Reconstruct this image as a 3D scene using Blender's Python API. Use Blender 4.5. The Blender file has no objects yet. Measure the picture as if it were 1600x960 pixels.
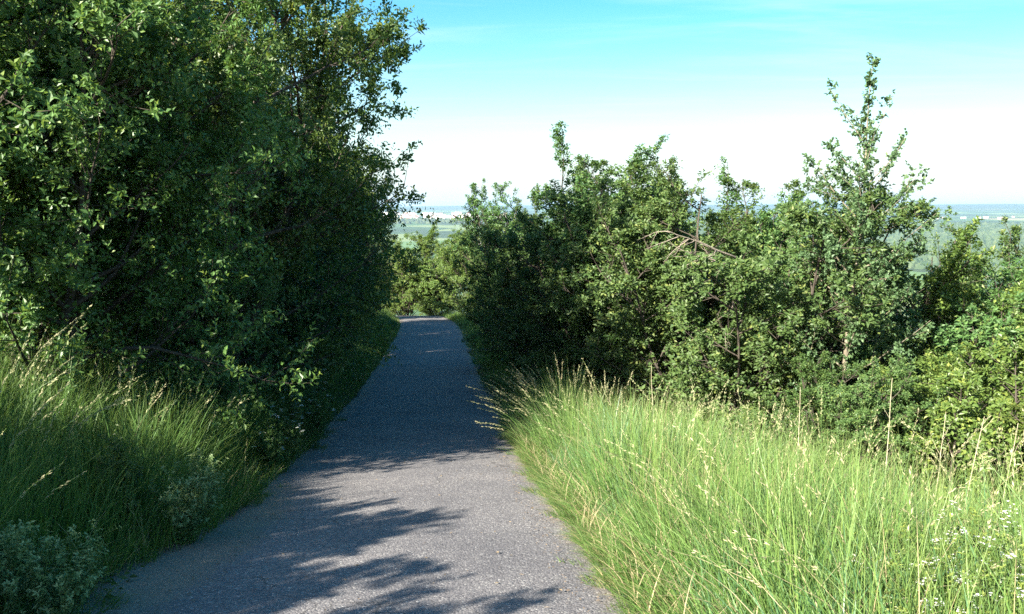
import bpy, math, random
import numpy as np
from mathutils import Vector

SC = bpy.context.scene
COL = SC.collection
R = math.radians
rng = np.random.default_rng(7)

# ------------------------------------------------------------------ camera
CAM_Z = 1.56
cam = bpy.data.cameras.new('camera')
cam.sensor_width = 36.0
cam.lens = 18.0 / math.tan(R(30.0))
cam.clip_start = 0.05
cam.clip_end = 60000.0
cam_ob = bpy.data.objects.new('camera', cam)
COL.objects.link(cam_ob)
cam_ob.location = (0, 0, CAM_Z)
cam_ob.rotation_euler = (R(90 - 6.5), 0, 0)
SC.camera = cam_ob

# ------------------------------------------------------------------ light
SUN_AZ = 42.0          # the light travels this many degrees to the right of +Y
SUN_EL = 29.0
sun = bpy.data.lights.new('sun', 'SUN')
sun.energy = 5.0
sun.angle = R(0.53)
sun.color = (1.0, 0.93, 0.80)
sun_ob = bpy.data.objects.new('sun', sun)
COL.objects.link(sun_ob)
sd = Vector((math.sin(R(SUN_AZ)) * math.cos(R(SUN_EL)), math.cos(R(SUN_AZ)) * math.cos(R(SUN_EL)), -math.sin(R(SUN_EL))))
sun_ob.rotation_euler = sd.to_track_quat('-Z', 'Y').to_euler()
sun_ob.location = (-20, -20, 30)

SC.view_settings.view_transform = 'Standard'
SC.view_settings.look = 'None'
SC.view_settings.gamma = 1.0
SC.view_settings.use_curve_mapping = False
SC.view_settings.exposure = 2.22
SC.cycles.use_denoising = False
SC.cycles.max_bounces = 7
SC.cycles.diffuse_bounces = 4
SC.cycles.glossy_bounces = 2
SC.cycles.transmission_bounces = 4
SC.cycles.volume_bounces = 1
SC.cycles.transparent_max_bounces = 4
SC.cycles.sample_clamp_indirect = 6.0


class NT:
    """small helper to write node trees"""
    def __init__(self, nt):
        self.nt = nt

    def n(self, typ, ins=None, **props):
        nd = self.nt.nodes.new(typ)
        for k, v in props.items():
            setattr(nd, k, v)
        for k, v in (ins or {}).items():
            self.put(nd.inputs[k], v)
        return nd

    def put(self, sock, v):
        if isinstance(v, bpy.types.NodeSocket):
            self.nt.links.new(v, sock)
        elif isinstance(v, bpy.types.Node):
            self.nt.links.new(v.outputs[0], sock)
        else:
            if sock.type == 'RGBA' and len(v) == 3:
                v = (*v, 1)
            sock.default_value = v

    def m(self, op, a, b=0.0, c=0.0, clamp=False):
        nd = self.nt.nodes.new('ShaderNodeMath')
        nd.operation = op
        nd.use_clamp = clamp
        for s, v in zip(nd.inputs, (a, b, c)):
            self.put(s, v)
        return nd.outputs[0]

    def mix(self, f, a, b, blend='MIX'):
        nd = self.nt.nodes.new('ShaderNodeMix')
        nd.data_type = 'RGBA'
        nd.blend_type = blend
        self.put(nd.inputs['Factor'], f)
        self.put(nd.inputs['A'], a)
        self.put(nd.inputs['B'], b)
        return nd.outputs['Result']

    def ramp(self, f, stops, interp='LINEAR'):
        nd = self.nt.nodes.new('ShaderNodeValToRGB')
        self.put(nd.inputs[0], f)
        cr = nd.color_ramp
        cr.interpolation = interp
        while len(cr.elements) < len(stops):
            cr.elements.new(0.5)
        for e, (p, c) in zip(cr.elements, stops):
            e.position = p
            e.color = (*c, 1) if len(c) == 3 else c
        return nd.outputs[0]

    def mapr(self, v, a, b, c=0.0, d=1.0, smooth=True):
        nd = self.nt.nodes.new('ShaderNodeMapRange')
        nd.interpolation_type = 'SMOOTHSTEP' if smooth else 'LINEAR'
        for s, x in zip(nd.inputs, (v, a, b, c, d)):
            self.put(s, x)
        return nd.outputs[0]


# ------------------------------------------------------------------ sky
world = bpy.data.worlds.new('World')
SC.world = world
world.use_nodes = True
w = NT(world.node_tree)
sky = w.n('ShaderNodeTexSky', sky_type='NISHITA', sun_disc=False, sun_elevation=R(SUN_EL),
          sun_rotation=R(180 + SUN_AZ), altitude=300.0, air_density=1.0, dust_density=1.6, ozone_density=1.0)
tc = w.n('ShaderNodeTexCoord')
sep = w.n('ShaderNodeSeparateXYZ', {0: tc.outputs['Generated']})
el = w.m('MAXIMUM', sep.outputs[2], 0.02)
px = w.m('DIVIDE', sep.outputs[0], el)
py = w.m('DIVIDE', sep.outputs[1], el)
pl = w.n('ShaderNodeCombineXYZ', {0: w.m('MULTIPLY', px, 0.28), 1: w.m('MULTIPLY', py, 0.75), 2: 0.0})
rot = w.n('ShaderNodeVectorRotate', {'Vector': pl.outputs[0], 'Angle': R(-14)}, rotation_type='Z_AXIS')
cl = w.n('ShaderNodeTexNoise', {'Vector': rot.outputs[0], 'Scale': 1.1, 'Detail': 7.0, 'Roughness': 0.58, 'Distortion': 0.6})
cirrus = w.mapr(cl.outputs['Fac'], 0.44, 0.78)
sat = w.n('ShaderNodeHueSaturation', {'Hue': 0.488, 'Saturation': 1.62, 'Value': 1.05, 'Color': sky.outputs[0]})
haze_f = w.m('POWER', w.m('SUBTRACT', 1.0, w.m('MAXIMUM', sep.outputs[2], 0.0)), 14.0)
c1 = w.mix(w.m('MULTIPLY', haze_f, 0.85), sat.outputs[0], (4.3, 5.3, 5.8))
c2 = w.mix(w.m('MULTIPLY', cirrus, 0.40), c1, (4.4, 5.3, 5.8))
bg = world.node_tree.nodes['Background']
w.put(bg.inputs[0], c2)
bg.inputs[1].default_value = 0.053


# ------------------------------------------------------------------ terrain shape
def smooth01(t):
    t = np.clip(t, 0, 1)
    return t * t * (3 - 2 * t)


def vnoise(x, y, s=1.0, seed=0):
    """cheap smooth noise, about -1..1"""
    r = np.random.default_rng(seed)
    out = 0
    for k in range(7):
        a = r.uniform(0, 6.283)
        f = s * r.uniform(0.5, 2.2)
        out = out + np.sin(f * (x * math.cos(a) + y * math.sin(a)) + r.uniform(0, 6.283))
    return out / 3.6


_PY = np.array([-60, -20, 0, 4.66, 9.4, 11.76, 18.95, 26.4, 36.6, 50, 54.6, 58, 64, 75, 120, 300, 600])
_PZ = np.array([6.5, 2.6, 0, -.68, -1.37, -1.70, -2.56, -3.2, -3.94, -4.82, -5.2, -5.7, -7.0, -9.8, -22, -60, -110])
_FY = np.linspace(-60, 600, 6601)
_FZ = np.interp(_FY, _PY, _PZ)
_k = np.hanning(31); _k /= _k.sum()
_FZ = np.convolve(np.pad(_FZ, 15, mode='edge'), _k, 'valid')


def path_c(y):
    y = np.asarray(y, float)
    t = np.clip(y - 40, 0, 30)
    return -0.35 - 0.085 * np.clip(y, -60, 80) - 0.0045 * t * t


def path_z(y):
    return np.interp(y, _FY, _FZ)


HALF = 1.5


def terrain(x, y):
    x = np.asarray(x, float); y = np.asarray(y, float)
    z = path_z(y)
    d = x - path_c(y)
    # right bank: a level shoulder that narrows away from the camera, then a slope
    dr = d - HALF
    edge = np.clip(3.3 - 0.235 * y, 0.6, 3.6)
    over = np.log1p(np.exp(np.clip((dr - edge) / 0.35, -30, 30))) * 0.35
    over = np.where((dr - edge) / 0.35 > 29, dr - edge, over)
    fall = 0.36 * np.minimum(over, 14) + 0.20 * np.clip(over - 14, 0, 400)
    zr = -fall + 0.05 * smooth01(dr / 0.5)
    # left bank: rises a little
    dl = -d - HALF
    zl = 0.62 * smooth01((dl - 0.1) / 2.4) + 0.05 * np.clip(dl - 2.0, 0, 12)
    side = np.where(d > 0, np.where(dr > 0, zr, 0), np.where(dl > 0, zl, 0))
    near = z + side + 0.04 * vnoise(x, y, 1.3, 3) * smooth01((np.abs(d) - HALF) / 0.6)
    # far valley
    r = np.hypot(x, y)
    val = np.interp(r, [0, 700, 1850, 2100, 4600, 8000, 10500, 12800, 14500, 20000],
                    [-130, -130, -130, -126, -78, -64, -45, 12, 22, -60])
    val = val + 7 * vnoise(x, y, 1 / 900, 5) * smooth01((r - 1500) / 3000) \
        + 16 * vnoise(x, y, 1 / 2600, 9) * smooth01((r - 8000) / 4000)
    t = smooth01((r - 70) / 700.0)
    near = np.clip(near, -120, 60)
    return near * (1 - t) + val * t


# ------------------------------------------------------------------ mesh helpers
def mesh_from(name, V, T, mats, mat_idx=None, smooth=None, attrs=None):
    me = bpy.data.meshes.new(name)
    V = np.ascontiguousarray(V, dtype=np.float32)
    T = np.ascontiguousarray(T, dtype=np.int32)
    nf = len(T)
    k = T.shape[1]
    me.vertices.add(len(V))
    me.vertices.foreach_set('co', V.ravel())
    me.loops.add(nf * k)
    me.loops.foreach_set('vertex_index', T.ravel())
    me.polygons.add(nf)
    me.polygons.foreach_set('loop_start', np.arange(0, nf * k, k, dtype=np.int32))
    if mat_idx is not None:
        me.polygons.foreach_set('material_index', np.ascontiguousarray(mat_idx, dtype=np.int32))
    if smooth is None:
        smooth = np.zeros(nf, bool)
    elif np.isscalar(smooth):
        smooth = np.full(nf, bool(smooth))
    me.polygons.foreach_set('use_smooth', smooth)
    for an, av in (attrs or {}).items():
        a = me.attributes.new(an, 'FLOAT', 'POINT')
        a.data.foreach_set('value', np.ascontiguousarray(av, dtype=np.float32))
    for m in mats:
        me.materials.append(m)
    me.update(calc_edges=True)
    return me


def link(name, me, parent=None, loc=None):
    o = bpy.data.objects.new(name, me)
    COL.objects.link(o)
    if parent is not None:
        o.parent = parent
    if loc is not None:
        o.location = loc
    return o


def tag(o, label=None, cat=None, group=None, kind=None):
    if label: o['label'] = label
    if cat: o['category'] = cat
    if group: o['group'] = group
    if kind: o['kind'] = kind
    return o


def norm(v):
    return v / np.maximum(np.linalg.norm(v, axis=-1, keepdims=True), 1e-9)


class Geo:
    """collects vertices, triangles, material index, smooth flag and two point attributes"""
    def __init__(self):
        self.V, self.T, self.M, self.S, self.A, self.B = [], [], [], [], [], []
        self.n = 0

    def add(self, V, T, mat=0, smooth=False, tint=0.5, age=0.5):
        V = np.asarray(V, float).reshape(-1, 3); T = np.asarray(T).reshape(-1, 3)
        self.V.append(V); self.T.append(T + self.n)
        self.M.append(np.full(len(T), mat)); self.S.append(np.full(len(T), smooth))
        self.A.append(np.broadcast_to(np.asarray(tint, float), (len(V),)))
        self.B.append(np.broadcast_to(np.asarray(age, float), (len(V),)))
        self.n += len(V)

    def mesh(self, name, mats):
        return mesh_from(name, np.concatenate(self.V), np.concatenate(self.T), mats, np.concatenate(self.M),
                         np.concatenate(self.S), {'tint': np.concatenate(self.A), 'age': np.concatenate(self.B)})

    def tubes(self, P, r0, r1, sides, mat=0, tint=0.5, age=0.5):
        """P (N,K,3) polylines, r0/r1 (N,) end radii"""
        P = np.asarray(P, float)
        N, K, _ = P.shape
        if N == 0:
            return
        tan = np.gradient(P, axis=1)
        tan = norm(tan)
        ref = norm(rng.normal(size=(N, 1, 3)))
        a = norm(np.cross(tan, ref)); b = np.cross(tan, a)
        s = np.linspace(0, 1, K)[None, :]
        rad = (np.asarray(r0)[:, None] * (1 - s) + np.asarray(r1)[:, None] * s)
        ang = np.arange(sides) * 2 * math.pi / sides
        ring = P[:, :, None, :] + rad[:, :, None, None] * (a[:, :, None, :] * np.cos(ang)[None, None, :, None]
                                                          + b[:, :, None, :] * np.sin(ang)[None, None, :, None])
        idx = np.arange(N * K * sides).reshape(N, K, sides)
        i0 = idx[:, :-1, :]; i1 = idx[:, 1:, :]
        j0 = np.roll(i0, -1, 2); j1 = np.roll(i1, -1, 2)
        T = np.concatenate([np.stack([i0, j0, j1], -1).reshape(-1, 3), np.stack([i0, j1, i1], -1).reshape(-1, 3)])
        t = np.repeat(np.broadcast_to(np.asarray(tint, float), (N,)), K * sides)
        self.add(ring.reshape(-1, 3), T, mat, True, t, age)

    def leaves(self, P, D, U, L, W, tint, age, mat=0, fold=0.12, droop=0.15):
        """kite leaves folded along the midrib: base P, direction D, rough up U, length L, width W"""
        n = len(P)
        D = norm(D)
        S = norm(np.cross(D, U)); N = np.cross(S, D)
        L = np.asarray(L)[:, None]; W = np.asarray(W)[:, None]
        mid = P + D * L * 0.45
        V = np.empty((n, 4, 3))
        V[:, 0] = P
        V[:, 1] = mid + S * W * 0.5 + N * W * fold
        V[:, 2] = P + D * L - N * L * droop
        V[:, 3] = mid - S * W * 0.5 + N * W * fold
        b = (np.arange(n) * 4)[:, None]
        T = np.concatenate([b + np.array([[0, 1, 2]]), b + np.array([[0, 2, 3]])])
        self.add(V.reshape(-1, 3), T, mat, False, np.repeat(tint, 4), np.repeat(age, 4))

    def blades(self, P, H, W, lean, bend, mat=0, tint=None, segs=3):
        """grass blades: base P, height H, width W, lean and bend are horizontal vectors (fraction of H)"""
        n = len(P)
        if tint is None:
            tint = rng.random(n)
        s = np.linspace(0, 1, segs + 1)
        lb = np.linalg.norm(lean + bend, axis=1)
        C = (P[:, None, :] + (lean[:, None, :] * s[None, :, None] + bend[:, None, :] * (s ** 2.2)[None, :, None]) * H[:, None, None])
        C[:, :, 2] += H[:, None] * (s[None, :] - (0.30 * np.minimum(lb, 1.4)[:, None]) * (s ** 2)[None, :])
        az = rng.uniform(0, 6.283, n)
        side = np.stack([np.cos(az), np.sin(az), np.zeros(n)], -1)
        wd = W[:, None] * (1 - 0.85 * s[None, :] ** 1.6) * 0.5
        Lf = C[:, :-1] + side[:, None, :] * wd[:, :-1, None]
        Rt = C[:, :-1] - side[:, None, :] * wd[:, :-1, None]
        m = 2 * segs + 1
        V = np.empty((n, m, 3))
        V[:, 0:2 * segs:2] = Lf
        V[:, 1:2 * segs:2] = Rt
        V[:, -1] = C[:, -1]
        tri = []
        for k in range(segs - 1):
            a = 2 * k
            tri += [[a, a + 1, a + 3], [a, a + 3, a + 2]]
        tri.append([2 * segs - 2, 2 * segs - 1, 2 * segs])
        T = (np.arange(n) * m)[:, None, None] + np.array(tri)[None]
        age = np.tile(np.concatenate([np.repeat(s[:-1], 2), [1.0]]), n)
        self.add(V.reshape(-1, 3), T.reshape(-1, 3), mat, False, np.repeat(tint, m), age)
        return C


def at_path(P_parent, idx, t):
    K = P_parent.shape[1]
    f = np.clip(t, 0, 0.999) * (K - 1)
    i = f.astype(int); u = (f - i)[:, None]
    a = P_parent[idx, i]; b = P_parent[idx, i + 1]
    return a * (1 - u) + b * u, norm(b - a)


def grow(start, tangent, angle, length, K, upw, wander, perp=None):
    n = len(start)
    rv = norm(rng.normal(size=(n, 3))) if perp is None else perp
    pp = norm(rv - tangent * np.sum(rv * tangent, -1, keepdims=True))
    d = norm(tangent * np.cos(angle)[:, None] + pp * np.sin(angle)[:, None])
    P = np.empty((n, K, 3)); P[:, 0] = start
    st = (length / (K - 1))[:, None]
    upv = np.array([0, 0, 1.0])
    for k in range(1, K):
        P[:, k] = P[:, k - 1] + d * st
        d = norm(d + upv * (upw / (K - 1)) + rng.normal(size=(n, 3)) * wander)
    return P


# ------------------------------------------------------------------ materials
def new_mat(name):
    m = bpy.data.materials.new(name)
    m.use_nodes = True
    nt = m.node_tree
    nt.nodes.clear()
    k = NT(nt)
    k.out = k.n('ShaderNodeOutputMaterial')
    return m, k


def foliage_mat(name, dark, light, tip, transl=0.35, rough=0.42, spec=0.5, tipstart=0.55, dry=None, dryat=0.93, objvar=0.25):
    m, k = new_mat(name)
    ti = k.n('ShaderNodeAttribute', attribute_name='tint').outputs['Fac']
    ag = k.n('ShaderNodeAttribute', attribute_name='age').outputs['Fac']
    oi = k.n('ShaderNodeObjectInfo').outputs['Random']
    col = k.mix(ti, dark, light)
    col = k.mix(k.mapr(ag, tipstart, 1.0), col, tip)
    if dry is not None:
        col = k.mix(k.mapr(ti, dryat, dryat + 0.03), col, dry)
    hs = k.n('ShaderNodeHueSaturation', {'Hue': k.m('ADD', 0.5 - 0.02, k.m('MULTIPLY', oi, 0.03)), 'Saturation': 1.0,
                                         'Value': k.m('ADD', 1 - objvar / 2, k.m('MULTIPLY', oi, objvar)), 'Color': col})
    pr = k.n('ShaderNodeBsdfPrincipled', {'Base Color': hs.outputs[0], 'Roughness': rough, 'Specular IOR Level': spec})
    tr = k.n('ShaderNodeBsdfTranslucent', {'Color': k.mix(0.35, hs.outputs[0], (0.26, 0.34, 0.03))})
    mx = k.n('ShaderNodeMixShader', {0: transl, 1: pr.outputs[0], 2: tr.outputs[0]})
    k.put(k.out.inputs[0], mx.outputs[0])
    return m


def bark_mat(name, a, b, scale=30.0):
    m, k = new_mat(name)
    tcn = k.n('ShaderNodeTexCoord')
    mp = k.n('ShaderNodeMapping', {0: tcn.outputs['Object'], 'Scale': (1, 1, 0.25)})
    nz = k.n('ShaderNodeTexNoise', {'Vector': mp.outputs[0], 'Scale': scale, 'Detail': 5.0, 'Roughness': 0.65})
    bp = k.n('ShaderNodeBump', {'Height': nz.outputs['Fac'], 'Strength': 0.6, 'Distance': 0.02})
    pr = k.n('ShaderNodeBsdfPrincipled', {'Base Color': k.ramp(nz.outputs['Fac'], [(0.3, a), (0.7, b)]), 'Roughness': 0.9,
                                          'Specular IOR Level': 0.2, 'Normal': bp.outputs[0]})
    k.put(k.out.inputs[0], pr.outputs[0])
    return m


def plain_mat(name, a, b, scale, rough=0.85, transl=0.0):
    m, k = new_mat(name)
    tcn = k.n('ShaderNodeTexCoord')
    nz = k.n('ShaderNodeTexNoise', {'Vector': tcn.outputs['Object'], 'Scale': scale, 'Detail': 4.0, 'Roughness': 0.6})
    c = k.ramp(nz.outputs['Fac'], [(0.3, a), (0.7, b)])
    pr = k.n('ShaderNodeBsdfPrincipled', {'Base Color': c, 'Roughness': rough, 'Specular IOR Level': 0.25})
    o = pr.outputs[0]
    if transl:
        t = k.n('ShaderNodeBsdfTranslucent', {'Color': c})
        o = k.n('ShaderNodeMixShader', {0: transl, 1: o, 2: t.outputs[0]}).outputs[0]
    k.put(k.out.inputs[0], o)
    return m


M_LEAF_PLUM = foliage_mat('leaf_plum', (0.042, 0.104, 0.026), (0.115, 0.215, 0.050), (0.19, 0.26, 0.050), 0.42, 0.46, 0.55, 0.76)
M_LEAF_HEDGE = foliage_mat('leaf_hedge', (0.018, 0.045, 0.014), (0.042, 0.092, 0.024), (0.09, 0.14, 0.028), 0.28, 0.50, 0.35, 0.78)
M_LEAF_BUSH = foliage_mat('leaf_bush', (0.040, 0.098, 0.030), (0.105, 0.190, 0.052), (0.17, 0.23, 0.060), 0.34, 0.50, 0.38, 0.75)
M_LEAF_MAPLE = foliage_mat('leaf_maple', (0.055, 0.120, 0.055), (0.120, 0.215, 0.090), (0.16, 0.24, 0.10), 0.36, 0.5, 0.4, 0.75)
M_LEAF_SUNNY = foliage_mat('leaf_sunny', (0.056, 0.112, 0.026), (0.135, 0.205, 0.044), (0.21, 0.26, 0.055), 0.36, 0.45, 0.5, 0.65)
M_LEAF_HERB = foliage_mat('leaf_herb', (0.030, 0.070, 0.018), (0.065, 0.130, 0.030), (0.09, 0.15, 0.03), 0.3, 0.5, 0.4, 0.8)
M_LEAF_PALE = foliage_mat('leaf_pale_weed', (0.085, 0.165, 0.055), (0.165, 0.27, 0.10), (0.28, 0.38, 0.18), 0.25, 0.6, 0.3, 0.7)
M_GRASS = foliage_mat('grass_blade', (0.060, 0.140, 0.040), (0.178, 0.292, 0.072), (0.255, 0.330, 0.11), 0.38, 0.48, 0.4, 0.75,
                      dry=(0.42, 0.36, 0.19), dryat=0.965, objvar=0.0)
M_GRASS_SHADE = foliage_mat('grass_blade_shade_tone', (0.055, 0.125, 0.026), (0.130, 0.225, 0.046), (0.22, 0.28, 0.075), 0.36, 0.5, 0.4, 0.75,
                            dry=(0.36, 0.31, 0.16), dryat=0.955, objvar=0.0)  # darker copy of the grass blade material, shade put into its colours
M_GRASS_BLUE = foliage_mat('grass_blade_broad', (0.050, 0.125, 0.055), (0.120, 0.230, 0.095), (0.20, 0.29, 0.12), 0.32, 0.45, 0.45, 0.8, objvar=0.0)
M_THATCH = foliage_mat('dead_grass', (0.22, 0.18, 0.10), (0.46, 0.40, 0.24), (0.42, 0.35, 0.20), 0.25, 0.7, 0.2, 0.8, objvar=0.0)
M_SEED = foliage_mat('grass_seed_head', (0.30, 0.29, 0.15), (0.50, 0.46, 0.28), (0.48, 0.42, 0.26), 0.3, 0.6, 0.3, 0.9, objvar=0.0)
M_DRYSTEM = bark_mat('dry_stem', (0.28, 0.24, 0.15), (0.50, 0.45, 0.32), 60)
M_LITTER = foliage_mat('dry_litter', (0.09, 0.065, 0.04), (0.25, 0.20, 0.125), (0.20, 0.16, 0.10), 0.15, 0.8, 0.2, 0.5, objvar=0.0)
M_BARK = bark_mat('bark_dark', (0.030, 0.025, 0.020), (0.095, 0.080, 0.064))
M_BARK_PALE = bark_mat('bark_pale', (0.10, 0.085, 0.06), (0.26, 0.23, 0.17))
M_DEAD = bark_mat('bark_dead', (0.14, 0.12, 0.09), (0.31, 0.27, 0.22))
M_WHITE_PETAL = plain_mat('white_petal', (0.72, 0.72, 0.66), (0.85, 0.85, 0.80), 20, 0.7, 0.3)
M_YELLOW = plain_mat('flower_centre', (0.5, 0.42, 0.06), (0.6, 0.5, 0.1), 20, 0.8)
M_STEM = plain_mat('green_stem', (0.06, 0.12, 0.03), (0.12, 0.19, 0.05), 12, 0.6, 0.1)
M_WALLW = plain_mat('render_white', (0.70, 0.68, 0.64), (0.82, 0.81, 0.78), 0.05)
M_WALLC = plain_mat('render_cream', (0.55, 0.48, 0.38), (0.68, 0.62, 0.52), 0.05)
M_ROOF = plain_mat('roof_tile', (0.20, 0.085, 0.055), (0.32, 0.15, 0.10), 0.08)
M_ROOFG = plain_mat('roof_sheet', (0.38, 0.38, 0.38), (0.52, 0.52, 0.52), 0.08)
M_FOREST = foliage_mat('far_forest_leaf', (0.040, 0.066, 0.030), (0.085, 0.110, 0.048), (0.10, 0.12, 0.05), 0.1, 0.8, 0.1, 0.8, objvar=0.0)


def asphalt_mat():
    m, k = new_mat('asphalt')
    tcn = k.n('ShaderNodeTexCoord')
    ob = tcn.outputs['Object']
    d = k.n('ShaderNodeAttribute', attribute_name='edge').outputs['Fac']       # metres from the edge of the strip
    v = k.n('ShaderNodeTexVoronoi', {'Vector': ob, 'Scale': 78.0, 'Randomness': 1.0})
    stone = k.n('ShaderNodeSeparateColor', {0: v.outputs['Color']})
    base = k.ramp(stone.outputs[0], [(0.0, (0.085, 0.080, 0.086)), (0.45, (0.140, 0.132, 0.140)), (0.8, (0.20, 0.19, 0.195)),
                                     (0.93, (0.26, 0.25, 0.245)), (1.0, (0.46, 0.45, 0.43))])
    v2 = k.n('ShaderNodeTexVoronoi', {'Vector': ob, 'Scale': 210.0})
    st2 = k.n('ShaderNodeSeparateColor', {0: v2.outputs['Color']})
    base = k.mix(0.35, base, k.ramp(st2.outputs[1], [(0, (0.06, 0.058, 0.062)), (0.8, (0.16, 0.155, 0.155)), (1, (0.34, 0.33, 0.32))]))
    big = k.n('ShaderNodeTexNoise', {'Vector': ob, 'Scale': 0.9, 'Detail': 6.0, 'Roughness': 0.6})
    base = k.mix(1.0, base, k.ramp(big.outputs['Fac'], [(0.28, (0.72, 0.72, 0.74)), (0.5, (1.0, 0.99, 0.98)), (0.72, (1.24, 1.20, 1.15))]), 'MULTIPLY')
    fine = k.n('ShaderNodeTexNoise', {'Vector': ob, 'Scale': 7.0, 'Detail': 6.0, 'Roughness': 0.7})
    e = k.m('ADD', d, k.m('MULTIPLY', k.m('SUBTRACT', fine.outputs['Fac'], 0.5), 0.55))
    dirt = k.mapr(e, 0.30, 0.02)
    grit = k.ramp(st2.outputs[2], [(0, (0.10, 0.08, 0.06)), (0.6, (0.20, 0.165, 0.125)), (1, (0.36, 0.31, 0.25))])
    col = k.mix(k.m('MULTIPLY', dirt, 0.85), base, grit)
    # fine cracks and worn patches
    cr = k.n('ShaderNodeTexVoronoi', {'Vector': k.n('ShaderNodeVectorMath', {0: ob, 1: k.n('ShaderNodeTexNoise', {'Vector': ob, 'Scale': 1.6, 'Detail': 3.0}).outputs['Color']}, operation='ADD').outputs[0],
                                      'Scale': 0.55}, feature='DISTANCE_TO_EDGE')
    crack = k.m('MULTIPLY', k.mapr(cr.outputs['Distance'], 0.009, 0.0), k.mapr(big.outputs['Fac'], 0.42, 0.52))
    col = k.mix(k.m('MULTIPLY', crack, 0.6), col, (0.035, 0.032, 0.03))
    h = k.m('ADD', k.m('MULTIPLY', v.outputs['Distance'], -1.0), k.m('MULTIPLY', fine.outputs['Fac'], 0.6))
    bp = k.n('ShaderNodeBump', {'Height': h, 'Strength': 0.65, 'Distance': 0.006})
    pr = k.n('ShaderNodeBsdfPrincipled', {'Base Color': col, 'Roughness': 0.82, 'Specular IOR Level': 0.35, 'Normal': bp.outputs[0]})
    k.put(k.out.inputs[0], pr.outputs[0])
    return m


def ground_mat():
    m, k = new_mat('ground')
    g = k.n('ShaderNodeNewGeometry')
    pos = g.outputs['Position']
    ln = k.n('ShaderNodeVectorMath', {0: pos}, operation='LENGTH').outputs['Value']
    nz = k.n('ShaderNodeTexNoise', {'Vector': pos, 'Scale': 6.0, 'Detail': 7.0, 'Roughness': 0.7})
    soil = k.ramp(nz.outputs['Fac'], [(0.25, (0.060, 0.046, 0.032)), (0.55, (0.13, 0.10, 0.066)), (0.8, (0.21, 0.17, 0.11))])
    n2 = k.n('ShaderNodeTexNoise', {'Vector': pos, 'Scale': 1.4, 'Detail': 4.0})
    near = k.mix(k.mapr(n2.outputs['Fac'], 0.45, 0.65, 0.15, 0.75), soil, (0.055, 0.085, 0.024))
    # fields: stretched cells of different crops
    mp = k.n('ShaderNodeMapping', {0: pos, 'Scale': (0.0036, 0.0022, 0.0), 'Rotation': (0, 0, 0.5)})
    vf = k.n('ShaderNodeTexVoronoi', {'Vector': mp.outputs[0], 'Scale': 1.0})
    cs = k.n('ShaderNodeSeparateColor', {0: vf.outputs['Color']})
    field = k.ramp(cs.outputs[0], [(0.0, (0.060, 0.110, 0.040)), (0.3, (0.10, 0.165, 0.055)), (0.5, (0.075, 0.125, 0.05)), (0.66, (0.15, 0.19, 0.075)),
                                   (0.80, (0.05, 0.085, 0.035)), (0.93, (0.28, 0.25, 0.15))], 'CONSTANT')
    nb = k.n('ShaderNodeTexNoise', {'Vector': pos, 'Scale': 0.0011, 'Detail': 5.0, 'Roughness': 0.6})
    wood = k.n('ShaderNodeTexNoise', {'Vector': pos, 'Scale': 0.03, 'Detail': 4.0})
    field = k.mix(k.mapr(nb.outputs['Fac'], 0.52, 0.54), field, k.ramp(wood.outputs['Fac'], [(0.3, (0.028, 0.046, 0.02)), (0.7, (0.055, 0.078, 0.034))]))
    far = k.mix(k.mapr(ln, 9000, 11500), field, (0.045, 0.065, 0.035))
    c = k.mix(k.mapr(ln, 70, 260), near, far)
    bp = k.n('ShaderNodeBump', {'Height': nz.outputs['Fac'], 'Strength': 0.5, 'Distance': 0.03})
    pr = k.n('ShaderNodeBsdfPrincipled', {'Base Color': c, 'Roughness': 0.95, 'Specular IOR Level': 0.1, 'Normal': bp.outputs[0]})
    k.put(k.out.inputs[0], pr.outputs[0])
    return m


# ------------------------------------------------------------------ ground and path
def build_ground():
    NA = 330
    az = np.concatenate([np.linspace(-R(50), R(50), 250, endpoint=False), np.linspace(R(50), R(310), NA - 250, endpoint=False)])
    rr = [0.25]
    while rr[-1] < 19000:
        rr.append(rr[-1] * 1.04 + 0.02)
    rr = np.array(rr)
    X = np.sin(az)[None, :] * rr[:, None]; Y = np.cos(az)[None, :] * rr[:, None]
    Z = terrain(X, Y)
    dd = np.abs(X - path_c(Y))
    Z = Z - np.where((dd < HALF + 0.02) & (Y < 80) & (Y > -50), 0.05 + 0.0025 * np.abs(Y), 0.0)
    V = np.stack([X, Y, Z], -1).reshape(-1, 3)
    V = np.concatenate([V, [[0, 0, float(terrain(0, 0)) - 0.05]]])
    n, a = len(rr), NA
    idx = np.arange(n * a).reshape(n, a)
    i0 = idx[:-1]; i1 = idx[1:]
    j0 = np.roll(i0, -1, 1); j1 = np.roll(i1, -1, 1)
    T = np.concatenate([np.stack([i0, i1, j1], -1).reshape(-1, 3), np.stack([i0, j1, j0], -1).reshape(-1, 3),
                        np.stack([np.full(a, n * a), idx[0], np.roll(idx[0], -1)], -1)])
    me = mesh_from('ground', V, T[:, ::-1], [ground_mat()], smooth=True)
    tag(link('ground', me), kind='structure')


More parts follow.
